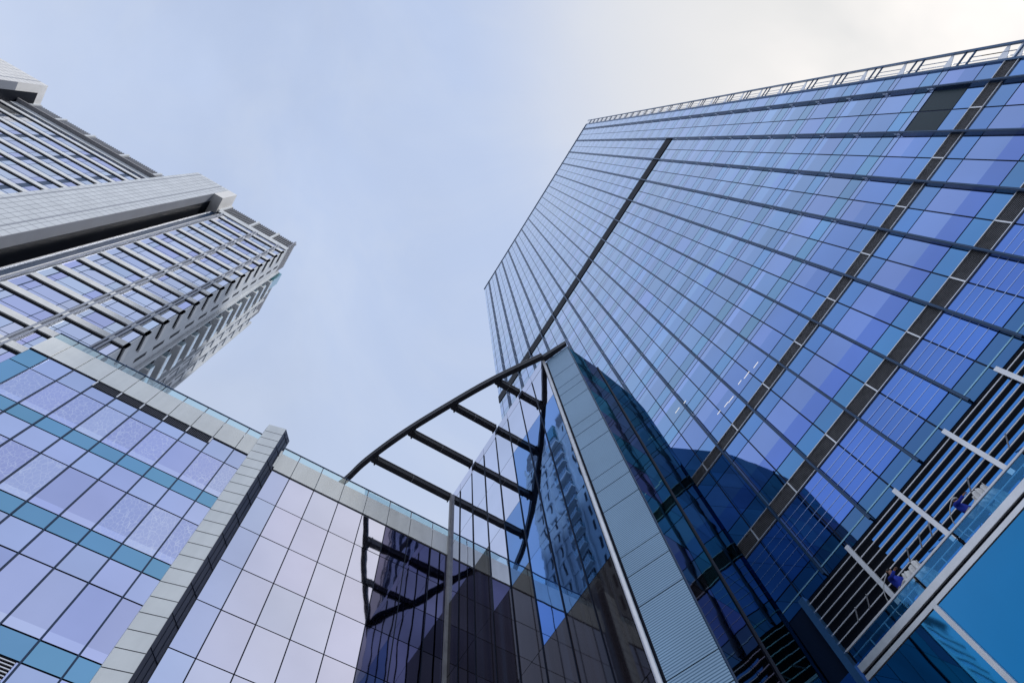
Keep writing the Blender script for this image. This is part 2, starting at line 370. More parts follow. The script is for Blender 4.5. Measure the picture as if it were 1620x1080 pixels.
# grilles: dark void, thin light bars, light edge rails and a cross bar on each bay line
def grille(z0, z1, x0, x1, nb):
    b = MB(); b.box(TF, x0, x1, z0, z1, .002, .022); bk = tb(b, 'grille', M['black'])
    b = MB()
    for k in range(1, nb):
        z = z0 + (z1 - z0) * k / nb
        b.box(TF, x0, x1, z - .009, z + .009, .03, .045)
    bars = b.build('slat', M['steel_lit'], bk)
    b = MB(); b.box(TF, x0, x1, z0 - .02, z0 + .02, .03, .10); b.box(TF, x0, x1, z1 - .02, z1 + .02, .03, .10)
    for x in XS:
        if x0 < x < x1: b.box(TF, x - .03, x + .03, z0 + .02, z1 - .02, .03, .09)
    b.build('frame', M['alu'], bk)
grille(30.97, 31.78, XR, 9.1, 10); grille(24.52, 25.43, XR, 9.1, 11)
# black band high on the facade
b = MB(); b.box(TF, -12.72, XL, 76.5, 78.65, .02, .10); tb(b, 'dark_band', M['black'])
# two open vents beside the right corner
for x0, x1 in ((-15.3, -14.14), (-14.06, -12.85)):
    b = MB(); b.box(TF, x0, x1, 33.1, 35.5, .01, .02); tb(b, 'open_vent', M['void'])
# fins
finx = [.75 + 2.7 * k for k in range(-6, 9)]
for x in finx:
    if not XR < x < XL: continue
    zb = 20.45 if x < 7.2 else 18
    b = MB(); b.box(TF, x - .04, x + .04, zb, ZR, .0, .18); b.box(TF, x - .06, x + .06, zb, ZR, .195, .25)
    c = MB()
    for s in floors: c.box(TF, x - .055, x + .055, s, s + .48, .08, .188)
    o = b.build('fin', M['navy'], T, inlay=(c, M['alu']))
    b = MB(); b.box(TF, x - .018, x + .018, zb, ZR, .252, .27); b.build('edge_trim', M['fin'], o)
# corner mullion and the open edge frame beyond the right corner
b = MB(); b.box(TF, XR - .06, XR + .06, 13, ZR, 0, .12); tb(b, 'corner_mullion', M['fin'])
EX = -17.5
er = MB(); er.box(TF, EX - .06, EX + .06, 18, ZR + 1.0, .02, .14); edge = tb(er, 'edge_rail', M['fin'])
er = MB(); er.box(TF, XR - .34, XR - .30, 18, ZR, -.06, -.02); tb(er, 'safety_cable', M['alu'])
lv = [24.5, 25.45, 31.8, 30.95] + floors
for z in lv:
    b = MB(); b.face([TF.p(XR, z - .02, .06), TF.p(EX, z + .5, .06), TF.p(EX, z + .62, .06), TF.p(XR, z + .62, .06)])
    b.face([TF.p(XR, z + .62, .02), TF.p(EX, z + .62, .02), TF.p(EX, z + .5, .02), TF.p(XR, z - .02, .02)])
    b.face([TF.p(XR, z - .02, .06), TF.p(XR, z - .02, .02), TF.p(EX, z + .5, .02), TF.p(EX, z + .5, .06)])
    b.build('gusset', M['alu'], T)
    for dz in (-1.1, -.45):
        b = MB(); b.bar(TF.p(XR, z + dz, .06), TF.p(EX, z + dz, .06), .07, .09); b.build('strut', M['fin'], T)
    b = MB(); b.bar(TF.p(XR - .5, z + .62, .05), TF.p(XR - .5, z + 2.8, .05), .03, .03); b.build('post', M['fin'], T)
fix(T)
# roof edge
b = MB(); b.box(WORLD, XR - .05, XL + .05, ZR, ZR + .5, YT - 34, YT + .12); tb(b, 'roof_edge', M['fin'])
# lower louvres below the glass
b = MB(); b.box(TF, XR, 7.4, 17.2, 20.40, .004, .02); lou = tb(b, 'louvre_bank', M['black'])
b = MB()
for k in range(7):
    z = 17.72 + k * .405; b.box(TF, XR, 7.36, z - .021, z + .021, .10, .125)
b.build('louvre_blade', M['white'], lou)
b = MB()
for k in range(6):
    z = 17.90 + k * .405; b.box(TF, XR, 4.0, z - .06, z + .05, .024, .034, (.03, .21, .60))
b.build('blue_strip', M['tglass'], lou)
for x in (-14.1, -11.4, -8.7, -6.0, -3.3, -.6, 2.1, 4.8):
    b = MB(); b.box(TF, x - .085, x + .085, 17.25, 20.42, .185, .30); b.build('mullion', M['alu'], lou)
b = MB(); b.box(TF, 7.36, 7.62, 12, 20.45, .0, .32); b.build('end_post', mat('blue_end_post', (.06, .17, .36), .35, .5, var=.15), lou)
for k, x in enumerate((6.3, 5.7, 3.6, 3.0, 2.5, .6, -1.2)):
    b = MB(); b.bar(TF.p(x, 18.05, .19), TF.p(x - .32, 18.22, .5), .035, .035); b.build('bracket', M['white'], lou)
b = MB(); b.box(TF, XR, XL, 12.0, 17.2, .006, .03, (.02, .12, .40)); tb(b, 'lower_glazing', M['tglass'])

# ------------------------------------------------------------------ glazed gallery at the foot of the tower
GY = -18.55; GF = Frame((0, GY), (1, 0)).flip(); q = 18.55 / 19.58
GA = thing('glazed_gallery', 'projecting gallery with white rails and deep blue glass below two workers', 'gallery', (0, GY, 15.5))
def gb(mb, name, m, parent=None, **k): return mb.build(name, m, parent or GA, **k)
b = MB(); b.box(GF, XR, 6.95, 15.62, 15.86, -.98, .02); gb(b, 'floor_slab', M['panel'])
b = MB(); b.box(GF, XR, 6.9, 15.865, 16.26, -.97, -.32); gb(b, 'walkway', M['grey'])
b = MB(); b.box(GF, XR, 6.95, 15.86, 16.14, .03, .13); gb(b, 'edge_beam', M['alu'], bevel=.012)
b = MB(); b.box(GF, XR, 6.95, 15.76, 15.855, .02, .06); gb(b, 'shadow_gap', M['black'])
b = MB(); b.box(GF, XR, 6.95, 15.66, 15.75, .03, .10); gb(b, 'lower_rail', M['alu'])
b = MB(); b.box(GF, XR, 6.95, 15.55, 15.64, .05, .13); gb(b, 'lower_rail', M['alu'])
b = MB(); b.box(GF, XR, 6.95, 16.77, 16.85, .02, .09); gb(b, 'hand_rail', M['white'], bevel=.01)
for x0, x1 in ((XR, -12.2), (-12.15, -8.3), (-8.25, -4.6), (-4.55, -1.25), (-1.2, 1.9), (1.95, 3.68), (3.72, 6.9)):
    b = MB(); b.box(GF, x0 + .03, x1 - .03, 16.16, 16.75, .05, .075); gb(b, 'balustrade_glass', M['balu_glass'])
for x in (-12.17, -8.27, -4.57, -1.22, 1.92, 3.70):
    b = MB(); b.box(GF, x - .028, x + .028, 16.14, 16.76, .0, .045); gb(b, 'baluster', M['black'])
b = MB(); b.box(GF, XR, 6.9, 16.53, 16.565, -.03, .0)
for x in (-7, -5.2, -3.1, -.9, .35, 1.5, 2.7, 4.3, 5.4, 6.1): b.box(GF, x - .018, x + .018, 15.86, 16.53, -.03, .0)
gb(b, 'inner_rail', M['white'])
for x in (-2.2, 1.1, 5.05):
    b = MB(); b.box(GF, x - .18, x + .18, 16.02, 16.12, -.34, -.04); gb(b, 'rail_foot', M['white'])
edges = [XR, -14.5, -9.8, -5.2, -.6, 3.86, 8.3]
for x0, x1 in zip(edges[:-1], edges[1:]):
    b = pane(GF, x0 + .07, x1 - .07, 4, 15.50, .12, jit((.006, .19, .44), .06), .004); gb(b, 'lower_window', M['tglass'], bevel=-1)
    b = MB(); b.box(GF, x1 - .075, x1 + .075, 4, 15.515, .05, .26); gb(b, 'mullion', M['alu'])
fix(GA)

# ------------------------------------------------------------------ low mirror glass podium
XP = 18.25; PF = Frame((XP, 0), (0, 1)); PF.n = Vector((-1, 0, 0))
YE = 12.19
P = thing('podium_building', 'low podium building of lilac mirror glass with pale parapet, lower left', 'building', (XP + 2, 2, -1.6))
b = MB(); b.box(WORLD, XP, XP + 4.9, -1.6, 31.8, -9.97, YE); pc = b.build('building_core', M['joint'], P)
b = MB(); b.box(WORLD, XP + .2, XP + 4.9, 31.8, 31.9, -9.97, YE); b.build('roof', M['roof'], P)
ML = [1.04, 2.17, 3.31, 4.45, 5.59, 6.73, 7.84, 8.98, 10.12, 11.26, YE]
MR = [.11, -.83, -2.15, -3.5, -4.86, -6.2, -7.5, -8.85, -9.95]
win, spn, netp, dimp = [], [], [], []
JP = .032
LILAC, LILAC2, PINK = (.50, .54, .78), (.45, .50, .77), (.64, .655, .82)
PTEAL = (.19, .40, .58)
for k in range(7):
    s = 25.37 - 4.79 * k      # bottom of a teal band
    for j, (y0, y1) in enumerate(zip(ML[:-1], ML[1:])):
        last = y1 == YE
        a, c = y0 + JP, y1 - JP
        spn.append(pane(PF, a, c, s + JP, s + .87 - JP, .03, jit(PTEAL, .06), .002))
        z0, z1, z2 = s + .87, s + 3.46, s + 4.79
        lo = z0 + .38
        t = jit(random.choice((LILAC, LILAC2)), .05)
        pale = tuple(min(.9, v * 1.22) for v in t)
        if last: t = pale = jit(PTEAL, .05)
        patterned = not last and k < 2 and random.random() < .75 and (k, j) not in ((1, 3), (1, 4))
        (netp if patterned else win).append(pane(PF, a, c, z0 + JP, z1 - JP, .03, pale, .003, (.14, t)))
        if k == 0:
            lo1 = 29.70 if 3.2 < y0 < 8.9 else 30.26
            win.append(pane(PF, a, c, z1 + JP, lo1 - JP, .03, jit((.50, .58, .82), .06) if not last else jit(PTEAL, .05), .003))
        else: win.append(pane(PF, a, c, z1 + JP, z2 - JP, .03, jit((.50, .57, .82), .06) if not last else jit(PTEAL, .05), .003))
zr = [30.06, 27.5, 25.12, 22.8, 20.46, 18.13, 15.8, 13.45, 11.1, 8.8, 6.4, 4.1, 1.7, -.6]
for z1, z0 in zip(zr[:-1], zr[1:]):
    for j, (y1, y0) in enumerate(zip(MR[:-1], MR[1:])):
        dim = y1 < -6 and z1 < 30.1  # dark double reflection near the corner, put into the pane tint
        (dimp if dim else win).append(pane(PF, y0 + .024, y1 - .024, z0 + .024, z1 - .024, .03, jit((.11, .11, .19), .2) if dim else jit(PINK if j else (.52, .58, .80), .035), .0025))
spread('patterned_window', M['pnet'], P, netp); spread('dim_reflection_window', M['wglass'], P, dimp); spread('spandrel_panel', M['pglass'], P, spn); spread('window', M['pglass'], P, win)
# raised mullions of the left half
for y in ML[:-1]:
    b = MB(); b.box(PF, y - .027, y + .027, -1.5, 30.2, .0, .075); b.build('mullion', M['navy'], P)
for y in MR[1:-1]:
    b = MB(); b.box(PF, y - .017, y + .017, -1.5, 30.0, .0, .055); b.build('mullion', M['joint'], P)
# parapet panels with glass railing
for y0, y1 in zip(ML[:-1], ML[1:]):
    b = MB(); b.box(PF, y0 + .012, y1 - .012, 30.32, 32.03, .0, .09); b.build('parapet_panel', M['panel'], P, bevel=.008)
b = MB(); b.box(PF, .1, 1.03, 30.32, 32.03, .0, .09); b.build('parapet_panel', M['panel'], P)
for y1, y0 in zip(MR[:-1], MR[1:]):
    b = MB(); b.box(PF, y0 + .012, y1 - .012, 30.10, 31.78, .0, .09); b.build('parapet_panel', M['panel'], P, bevel=.008)
b = MB(); b.box(PF, .1, YE, 30.26, 30.31, .0, .06); b.build('parapet_joint', M['joint'], P)
b = MB(); b.box(PF, 3.33, 8.96, 29.72, 30.25, .002, .03); gr = b.build('grille', M['black'], P)
b = MB()
y = 3.36
while y < 8.95: b.box(PF, y, y + .022, 29.72, 30.25, .032, .06); y += .075
b.build('slat', M['panel_dk'], gr)
b = MB()
for y in ML[2:8]: b.box(PF, y - .03, y + .03, 29.72, 30.25, .062, .09)
b.build('frame', M['alu'], gr)
b = MB(); b.box(PF, 3.40, 4.38, 14.8, 15.76, .032, .04); g2 = b.build('grille', M['black'], P)
b = MB()
for k in range(8): b.box(PF, 3.40, 4.38, 14.85 + .115 * k, 14.885 + .115 * k, .042, .08)
b.build('slat', M['alu'], g2)
for ya, yb, zt, zb in ((MR, None, 32.50, 31.8), (ML[::-1], None, 32.74, 32.05)):
    for y1, y0 in zip(ya[:-1], ya[1:]):
        b = MB(); b.box(PF, y0 + .03, y1 - .03, zb, zt - .05, .03, .05); b.build('railing_glass', M['rail_glass'], P)
        b = MB(); b.box(PF, y1 - .018, y1 + .018, zb, zt - .05, .0, .028); b.build('railing_post', M['joint'], P)
    b = MB(); b.box(PF, ya[-1], ya[0], zt - .05, zt, .01, .07); b.build('hand_rail', M['fin'], P)
# splayed pier between the halves
pier = [(XP + .02, 1.50), (17.94, 1.45), (17.74, .564), (XP + .02, .11)]
fa = Vector((17.94, 1.45, 0)); fb = Vector((17.74, .564, 0))
PFF = Frame((17.94, 1.45), (fb - fa)); PFF.n = Vector((-.975, .22, 0)).normalized(); wl = (fb - fa).length
z = 33.5 - .78
b = MB()
while z > 0:
    b.box(PFF, .0, wl, z - .012, z + .012, -.01, .006); z -= .78
c = b; b = MB(); b.prism(pier, -1.6, 33.5); pr = b.build('pier', M['panel'], P, inlay=(c, M['joint']))
b = MB(); b.hexa([(17.738, .556, -1.6), (17.748, .546, -1.6), (XP + .03, .09, -1.6), (XP + .02, .10, -1.6), (17.738, .556, 33.49), (17.748, .546, 33.49), (XP + .03, .09, 33.49), (XP + .02, .10, 33.49)])
sc = b
b = MB(); z = 33.0
dd = Vector((XP - 17.74, .10 - .556, 0)).normalized()
SF = Frame((17.74, .550), dd); SF.n = Vector((dd.y, -dd.x, 0))
while z > 0:
    b.box(SF, .0, .66, z - .01, z + .01, -.01, .012); z -= 1.56
for u in (.2, .45): b.box(SF, u - .008, u + .008, 0, 33.4, -.01, .010)
sc.build('side_cladding', M['panel_dk'], pr, inlay=(b, M['joint']))
fix(P)

# ------------------------------------------------------------------ wedge shaped glass block with ribbed prow
YG = -9.97; HB = 35.9
BK = thing('wedge_block', 'wedge shaped glass block with ribbed metal prow between podium and tower', 'building', (12, -14, -1.6))
foot = [(18.2, YG - .02), (7.97, YG - .02), (7.95, -10.15), (6.52, -10.72), (6.68, -12.89), (7.08, -15.73), (7.36, -16.74), (8.62, -19.5), (18.2, -19.5)]
b = MB(); b.prism(foot, -1.6, HB - .1); b.build('building_core', M['joint'], BK)
b = MB(); b.prism(foot, HB - .1, HB); b.build('roof', M['roof'], BK)
GFr = Frame((0, YG), (1, 0)).flip()
GX = [7.98, 9.2, 10.47, 11.80, 13.13, 14.45, 15.80, 17.14, 18.12]
gw, gd = [], []
gz = [35.25, 30.8, 26.23, 21.7, 17.2, 12.6, 8.1, 3.6, -1.2]
for z1, z0 in zip(gz[:-1], gz[1:]):
    for x0, x1 in zip(GX[:-1], GX[1:]):
        dark = z1 < 18 or z1 < 22 and x0 > 11.5 or z1 < 27 and x0 > 14.3  # stepped panes coloured dark for the reflected podium
        blue = x1 < 12 and z1 < 31 or x1 < 13.3 and z1 < 27  # blue tint stands in for a reflected blue building
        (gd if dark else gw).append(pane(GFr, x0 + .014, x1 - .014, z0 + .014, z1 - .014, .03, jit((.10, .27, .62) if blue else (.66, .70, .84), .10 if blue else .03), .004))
spread('window', M['gglass'], BK, gw); spread('dark_reflection_window', M['mirrored'], BK, gd)
for x0, x1 in zip(GX[:-1], GX[1:]):
    b = MB(); b.box(GFr, x0 + .01, x1 - .01, 35.27, 36.2, -.1, .035, jit((.62, .64, .76), .05)); b.build('coping_panel', M['pglass'], BK)
for x in GX[1:-1]:
    b = MB(); b.box(GFr, x - .012, x + .012, -1.5, 35.25, .032, .07); b.build('mullion', M['joint'], BK)
b = MB(); b.box(GFr, 18.05, 18.20, -1.6, 36.25, .02, .17); b.build('corner_post', M['steel_lit'], BK)
b = MB(); b.tube([(7.93, -10.02, -1.6), (7.93, -10.02, 35.9)], .085, 10); b.build('corner_rod', M['alu'], BK, smooth=True)
RF = Frame((7.93, -10.16), (6.50 - 7.93, -10.72 + 10.16)); RF.n = Vector((RF.u.y, -RF.u.x, 0))
if RF.n.dot(Vector((-8, 10, 0))) < 0: RF.n = -RF.n
rw = 1.535
lines = [35.9, 33.0]
for k in range(8):
    a = 31.3 - 4.77 * k; lines += [a, a - .93, a - 2.2]
lines = [z for z in lines if z > -1.6] + [-1.6]
for z1, z0 in zip(lines[:-1], lines[1:]):
    b = MB(); b.box(RF, .10, rw, z0 + .02, z1 - .02, .01, .06); b.build('ribbed_panel', M['ribs'], BK)
def wwall(a, c, nx, cols):
    fr = Frame(a, (c[0] - a[0], c[1] - a[1])); fr.n = Vector((-fr.u.y, fr.u.x, 0))
    if fr.n.x > 0: fr.n = -fr.n
    Lw = math.dist(a, c); r = []
    zs = [35.85, 33.0]
    for k in range(8): zs += [31.3 - 4.77 * k, 29.1 - 4.77 * k]
    zs = [z for z in zs if z > -1]
    for z1, z0 in zip(zs[:-1], zs[1:]):
        for i in range(nx):
            r.append(pane(fr, Lw * i / nx + .012, Lw * (i + 1) / nx - .012, z0 + .012, z1 - .012, .03, jit(random.choice(cols), .15), .003))
    return r
sg = wwall((6.50, -10.74), (6.66, -12.89), 2, [(.10, .13, .17), (.13, .13, .18), (.06, .16, .20)])
sg += wwall((6.66, -12.92), (7.06, -15.73), 2, [(.055, .13, .18), (.045, .11, .16), (.055, .15, .20)])
sg += wwall((7.06, -15.75), (7.34, -16.74), 1, [(.04, .11, .18)]) + wwall((7.34, -16.76), (8.6, -19.5), 2, [(.04, .11, .18)])
spread('side_window', M['wglass'], BK, sg)
b = MB(); b.tube([(6.62, -12.90, -1.6), (6.62, -12.90, 35.85)], .055, 8); b.build('fold_mullion', M['joint'], BK)
b = MB(); b.tube([(6.47, -10.72, -1.6), (6.47, -10.72, 35.9)], .03, 8); b.build('edge_trim', M['navy'], BK)
fix(BK)

# ------------------------------------------------------------------ steel canopy frame
CN = thing('steel_canopy_frame', 'open dark steel canopy frame of one bent beam and four cross beams', 'canopy', (13, -8, 36))
def smooth(P, n):
    P = [Vector((*p, 0)) for p in P]; Q = [2 * P[0] - P[1]] + P + [2 * P[-1] - P[-2]]; out_ = []
    for k in range(1, len(Q) - 2):
        for i in range(n):
            t = i / n; a, b_, c, d = Q[k - 1], Q[k], Q[k + 1], Q[k + 2]
            v = .5 * (2 * b_ + (c - a) * t + (2 * a - 5 * b_ + 4 * c - d) * t * t + (3 * b_ - a - 3 * c + d) * t ** 3); out_.append((v.x, v.y))
    return out_ + [(P[-1].x, P[-1].y)]
def lerp(a, b, t): return (a[0] + (b[0] - a[0]) * t, a[1] + (b[1] - a[1]) * t)
spine = [(20.9, -3.72), (20.13, -3.97), (18.62, -4.36), (15.95, -5.40), (12.95, -6.86), (10.44, -8.20), (7.76, -9.88)]
spine = smooth(spine, 6)
def beam(poly, w, z0, z1, mb):
    V = [Vector((x, y, 0)) for x, y in poly]; Lf = []; Rt = []
    for k, p in enumerate(V):
        d = (V[min(k + 1, len(V) - 1)] - V[max(k - 1, 0)]).normalized(); r = Vector((d.y, -d.x, 0)) * w / 2
        Lf.append(p + r); Rt.append(p - r)
    Z0 = Vector((0, 0, z0)); Z1 = Vector((0, 0, z1))
    for k in range(len(V) - 1):
        mb.hexa([Lf[k] + Z0, Rt[k] + Z0, Rt[k + 1] + Z0, Lf[k + 1] + Z0, Lf[k] + Z1, Rt[k] + Z1, Rt[k + 1] + Z1, Lf[k + 1] + Z1])
b = MB(); beam(spine, .26, 36.0, 36.42, b); ob = b.build('outer_beam', M['steel'], CN)
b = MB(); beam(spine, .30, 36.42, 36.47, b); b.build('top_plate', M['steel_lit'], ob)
def yat(x):
    for a, c in zip(spine[:-1], spine[1:]):
        if c[0] <= x <= a[0]: return a[1] + (c[1] - a[1]) * (a[0] - x) / (a[0] - c[0])
for x in (18.30, 15.72, 13.02, 10.40):
    y0 = yat(x) - .1
    b = MB(); b.box(WORLD, x - .16, x + .16, 35.95, 36.35, YG + .10, y0); rb = b.build('cross_beam', M['steel'], CN)
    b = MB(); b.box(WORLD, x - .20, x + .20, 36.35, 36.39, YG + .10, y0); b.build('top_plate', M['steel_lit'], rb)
    b = MB(); b.box(WORLD, x - .24, x + .24, 35.92, 36.40, y0 - .30, y0 - .22); b.build('end_plate', M['steel'], rb)
    b = MB(); b.box(WORLD, x - .22, x + .22, 35.90, 36.38, YG + .12, YG + .17); b.build('end_plate', M['steel'], rb)
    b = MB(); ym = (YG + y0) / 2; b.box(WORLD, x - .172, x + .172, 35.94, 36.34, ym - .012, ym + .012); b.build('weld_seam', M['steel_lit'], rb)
b = MB(); b.prism([(7.95, -9.76), (6.34, -10.54), (6.46, -10.68), (7.93, -10.12)], 35.98, 36.42); b.build('tip_plate', M['steel'], CN)
fix(CN)

# ------------------------------------------------------------------ pale apartment tower, far left
LT = thing('apartment_tower', 'tall pale apartment tower with ledges, balconies and broad white spines', 'tower', (34, 30, -1.6))
H = 95.0; XA = 24.13; XB = 25.05; PT = 3.17
AF = Frame((XA, 0), (0, 1)); AF.n = Vector((-1, 0, 0)); BF = Frame((XB, 0), (0, 1)); BF.n = Vector((-1, 0, 0))
CF = Frame((0, 13.0), (1, 0)).flip(); CF.n = Vector((0, -1, 0))
b = MB(); b.box(WORLD, XA, 36.6, -1.6, 90.0, 13.0, 21.75); b.box(WORLD, 26.6, 36.6, -1.6, 90.0, 21.75, 24.2); b.box(WORLD, XB, 36.6, -1.6, 90.0, 24.2, 75)
b.box(WORLD, 36.6, 38.2, -1.6, 88, 14.5, 60)
b.build('building_core', M['stone'], LT)
b = MB(); b.box(WORLD, XA + .3, 36.6, 90.0, 90.3, 13.3, 75); b.build('roof', M['roof'], LT)
lw, GL = [], [(.60, .64, .80), (.66, .70, .82), (.54, .56, .80), (.68, .72, .82)]
zl = [45.4 + PT * k for k in range(-14, 15)]
def wins(fr, y0, y1, z0, z1, lst, d=.02):
    lst.append(pane(fr, y0 + .03, y1 - .03, z0 + .03, z1 - .03, d, jit(random.choice(GL), .08), .004))
ledA, ledB, ledC = [], [], []
for k, z in enumerate(zl):
    if z > 88: continue
    z0, z1 = z + .76, z + PT - .24
    for (a, c) in ((13.12, 13.72), (14.28, 15.05), (15.05, 16.55), (16.55, 16.98), (17.62, 18.3), (18.3, 20.35), (20.35, 20.95), (21.0, 21.7)):
        wins(AF, a, c, z0, z1, lw)
    b = MB()
    for a, c in ((13.10, 13.74), (14.26, 17.0), (17.60, 20.97), (20.98, 21.72)): b.box(AF, a, c, z0 - .01, z1 + .01, .001, .012)
    b.box(AF, 14.30, 16.96, z0 + .62, z0 + .66, .022, .03); b.box(AF, 17.64, 20.93, z0 + .62, z0 + .66, .022, .03)
    b.build('window_frame', M['navy'], LT)
    b = MB(); b.box(BF, 28.88, 49.0, z0 - .01, z1 + .01, .001, .012); b.box(BF, 28.9, 49.0, z0 + .62, z0 + .66, .022, .03); b.build('window_frame', M['navy'], LT)
    y = 28.9
    while y < 70:
        for w_ in (.75, 2.2, .75): wins(BF, y, y + w_, z0, z1, lw); y += w_
        y += .55
    if z > 2:
        b = MB(); b.box(AF, 13.0 - .16, 21.55, z, z + .74, .0, .16); b.box(CF, XA - .16, XA + 1.5, z, z + .74, -.05, .16); ledA.append(b)
        b = MB(); b.box(BF, 28.7, 75, z, z + .74, .0, .16); ledB.append(b)
spread('window', M['lglass'], LT, lw)
for b in ledA: b.build('ledge', M['ledge'], LT)
for b in ledB: b.build('ledge', M['ledge'], LT)
# black strips painting the shade under every ledge
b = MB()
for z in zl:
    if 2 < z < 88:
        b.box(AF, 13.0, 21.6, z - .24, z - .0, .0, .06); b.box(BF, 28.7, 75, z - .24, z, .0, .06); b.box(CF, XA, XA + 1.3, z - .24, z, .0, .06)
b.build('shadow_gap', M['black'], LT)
# slim vertical strips on the near bay
for y in (13.92, 14.18, 17.12, 17.42, 21.85):
    b = MB(); b.box(AF, y - .07, y + .07, -1, 89, .0, .19); b.build('downpipe_strip', M['strip'], LT)
# recess with light trims
b = MB(); b.box(WORLD, 26.4, 26.58, -1.6, 91.5, 21.76, 24.18); b.box(WORLD, XA + .02, 26.4, -1.6, 91.5, 21.76, 21.80); rc = b.build('recess_lining', M['black'], LT)
b = MB(); b.box(WORLD, 24.6, 26.3, -1.6, 89.9, 21.82, 23.35); rp_ = b.build('return_panel', M['navy'], LT)
b = MB()
for yy in (21.95, 22.55, 23.30): b.box(WORLD, 24.52, 24.59, -1.6, 89.9, yy - .05, yy + .05)
b.build('trim', M['alu'], rp_)
# two broad projecting spines clad in pale panels
def spine_box(y0, y1, m, cap):
    xs = 22.4
    body = MB(); body.box(WORLD, xs, 26.3, -1.6, H, y0, y1)
    fr = Frame((xs, 0), (0, 1)); fr.n = Vector((-1, 0, 0)); b = MB()
    z = 1.0
    while z < H - .5:
        b.box(fr, y0, y1, z - .016, z + .016, -.01, .006); z += PT / 3
    n = 8
    for i in range(1, n): b.box(fr, y0 + (y1 - y0) * i / n - .02, y0 + (y1 - y0) * i / n + .02, 0, H, -.01, .005)
    b.box(fr, y0 + .95, y0 + 1.05, 0, H, -.01, .008); b.box(fr, y1 - .5, y1 - .42, 0, H, -.01, .008)
    sp = body.build('spine', m, LT, inlay=(b, M['grey']))
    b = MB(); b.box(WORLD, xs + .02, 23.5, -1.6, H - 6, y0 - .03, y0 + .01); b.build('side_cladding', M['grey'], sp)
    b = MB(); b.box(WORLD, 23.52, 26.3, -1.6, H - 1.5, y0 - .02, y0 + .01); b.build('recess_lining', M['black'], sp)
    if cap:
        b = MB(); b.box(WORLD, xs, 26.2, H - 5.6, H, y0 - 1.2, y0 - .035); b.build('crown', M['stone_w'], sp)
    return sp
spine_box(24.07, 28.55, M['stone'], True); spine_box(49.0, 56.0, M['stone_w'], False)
# louvred roof screens
for fr, a, c in ((AF, 13.0, 15.6), (AF, 15.9, 18.6), (AF, 18.9, 22.6), (BF, 28.8, 32.4), (BF, 32.8, 37.0), (BF, 37.4, 41.6), (BF, 42.0, 45.4), (BF, 45.8, 48.8)):
    b = MB(); b.box(fr, a, c, 90.3, H, -.30, -.22); ls = b.build('roof_screen', M['black'], LT)
    b = MB(); yy = a
    while yy < c: b.box(fr, yy, yy + .07, 90.3, H, -.215, -.10); yy += .28
    b.build('slat', M['grey'], ls)
    b = MB(); b.box(fr, c, c + .3, 90.0, H + .1, -.3, .0); b.build('post', M['stone'], ls)
b = MB(); b.box(AF, 12.98, 22.5, 88.7, 90.2, .0, .12); b.box(BF, 28.6, 48.9, 88.7, 90.2, .0, .12); b.build('parapet', M['stone'], LT)
for a, c in ((24.0, 28.2), (31.5, 36.0)):
    b = MB(); b.box(CF, a, c, 90.3, H, -.3, -.2); ls = b.build('roof_screen', M['panel_dk'], LT)
    b = MB(); xx = a
    while xx < c: b.box(CF, xx, xx + .06, 90.3, H, -.195, -.1); xx += .25
    b.build('slat', M['grey'], ls)
# side facing the tower: stacked balconies, blank wall and dark slots
for k, z in enumerate(zl):
    if z < 2 or z > 89: continue
    b = MB(); b.box(CF, 28.3, 30.9, z, z + .30, .0, .62); bl = b.build('balcony', M['ledge'], LT)
    b = MB(); b.box(CF, 28.35, 30.85, z + .35, z + 1.35, .54, .57); b.box(CF, 28.33, 28.37, z + .35, z + 1.35, .02, .54); b.build('railing_glass', M['rail_glass'], bl)
    b = MB(); b.box(CF, 28.5, 30.7, z + .4, z + 2.7, .005, .02); b.build('door', M['black'], bl)
    b = MB()
    for i in range(7): b.box(CF, 28.55 + i * .32, 28.6 + i * .32, z + .4, z + 2.5, .16, .2)
    b.build('screen', M['grey'], bl)
for z in zl:
    if 2 < z < 88:
        for xa, xb in ((33.0, 33.3), (34.9, 35.2), (26.55, 26.9)):
            b = MB(); b.box(CF, xa, xb, z + .6, z + 2.6, .0, .012); b.build('slot_window', M['black'], LT)
for x in (27.9, 31.2, 32.4, 34.2, 36.2):
    b = MB(); b.box(CF, x - .12, x + .12, -1, 91, .0, .25); b.build('pilaster', M['stone'], LT)
for z in zl:
    if 2 < z < 88:
        b = MB(); b.box(CF, 31.3, 36.6, z + 2.7, z + 3.0, .0, .1); b.build('string_course', M['stone'], LT)
b = MB(); b.box(WORLD, 28.4, 30.0, 88.5, 92.6, 12.5, 14.5); b.build('glazed_box', mat('teal_glazing', (.08, .30, .36), .1, .6), LT)
fix(LT)

# ------------------------------------------------------------------ two workers behind the gallery rail
def skinned(name, m, chains, parent, sub=2):
    """chains: list of [(point, radius), ...]; later chains start from an existing joint index (first item an int)"""
    verts, edges, rad = [], [], []
    for ch in chains:
        prev = None
        for it in ch:
            if isinstance(it, int): prev = it; continue
            verts.append(it[0]); rad.append(it[1])
            if prev is not None: edges.append((prev, len(verts) - 1))
            prev = len(verts) - 1
    me = bpy.data.meshes.new(name); me.from_pydata(verts, edges, [])
    o = bpy.data.objects.new(name, me); COL.objects.link(o); o.parent = parent
    sk = o.modifiers.new('skin', 'SKIN'); sk.use_smooth_shade = True
    if not me.skin_vertices: me.skin_vertices.new()
    for i, r in enumerate(rad):
        d = me.skin_vertices[0].data[i]; d.radius = (r, r) if not isinstance(r, tuple) else r; d.use_root = (i == 0)
    ss = o.modifiers.new('sub', 'SUBSURF'); ss.levels = sub; ss.render_levels = sub
    me.materials.append(m); return o
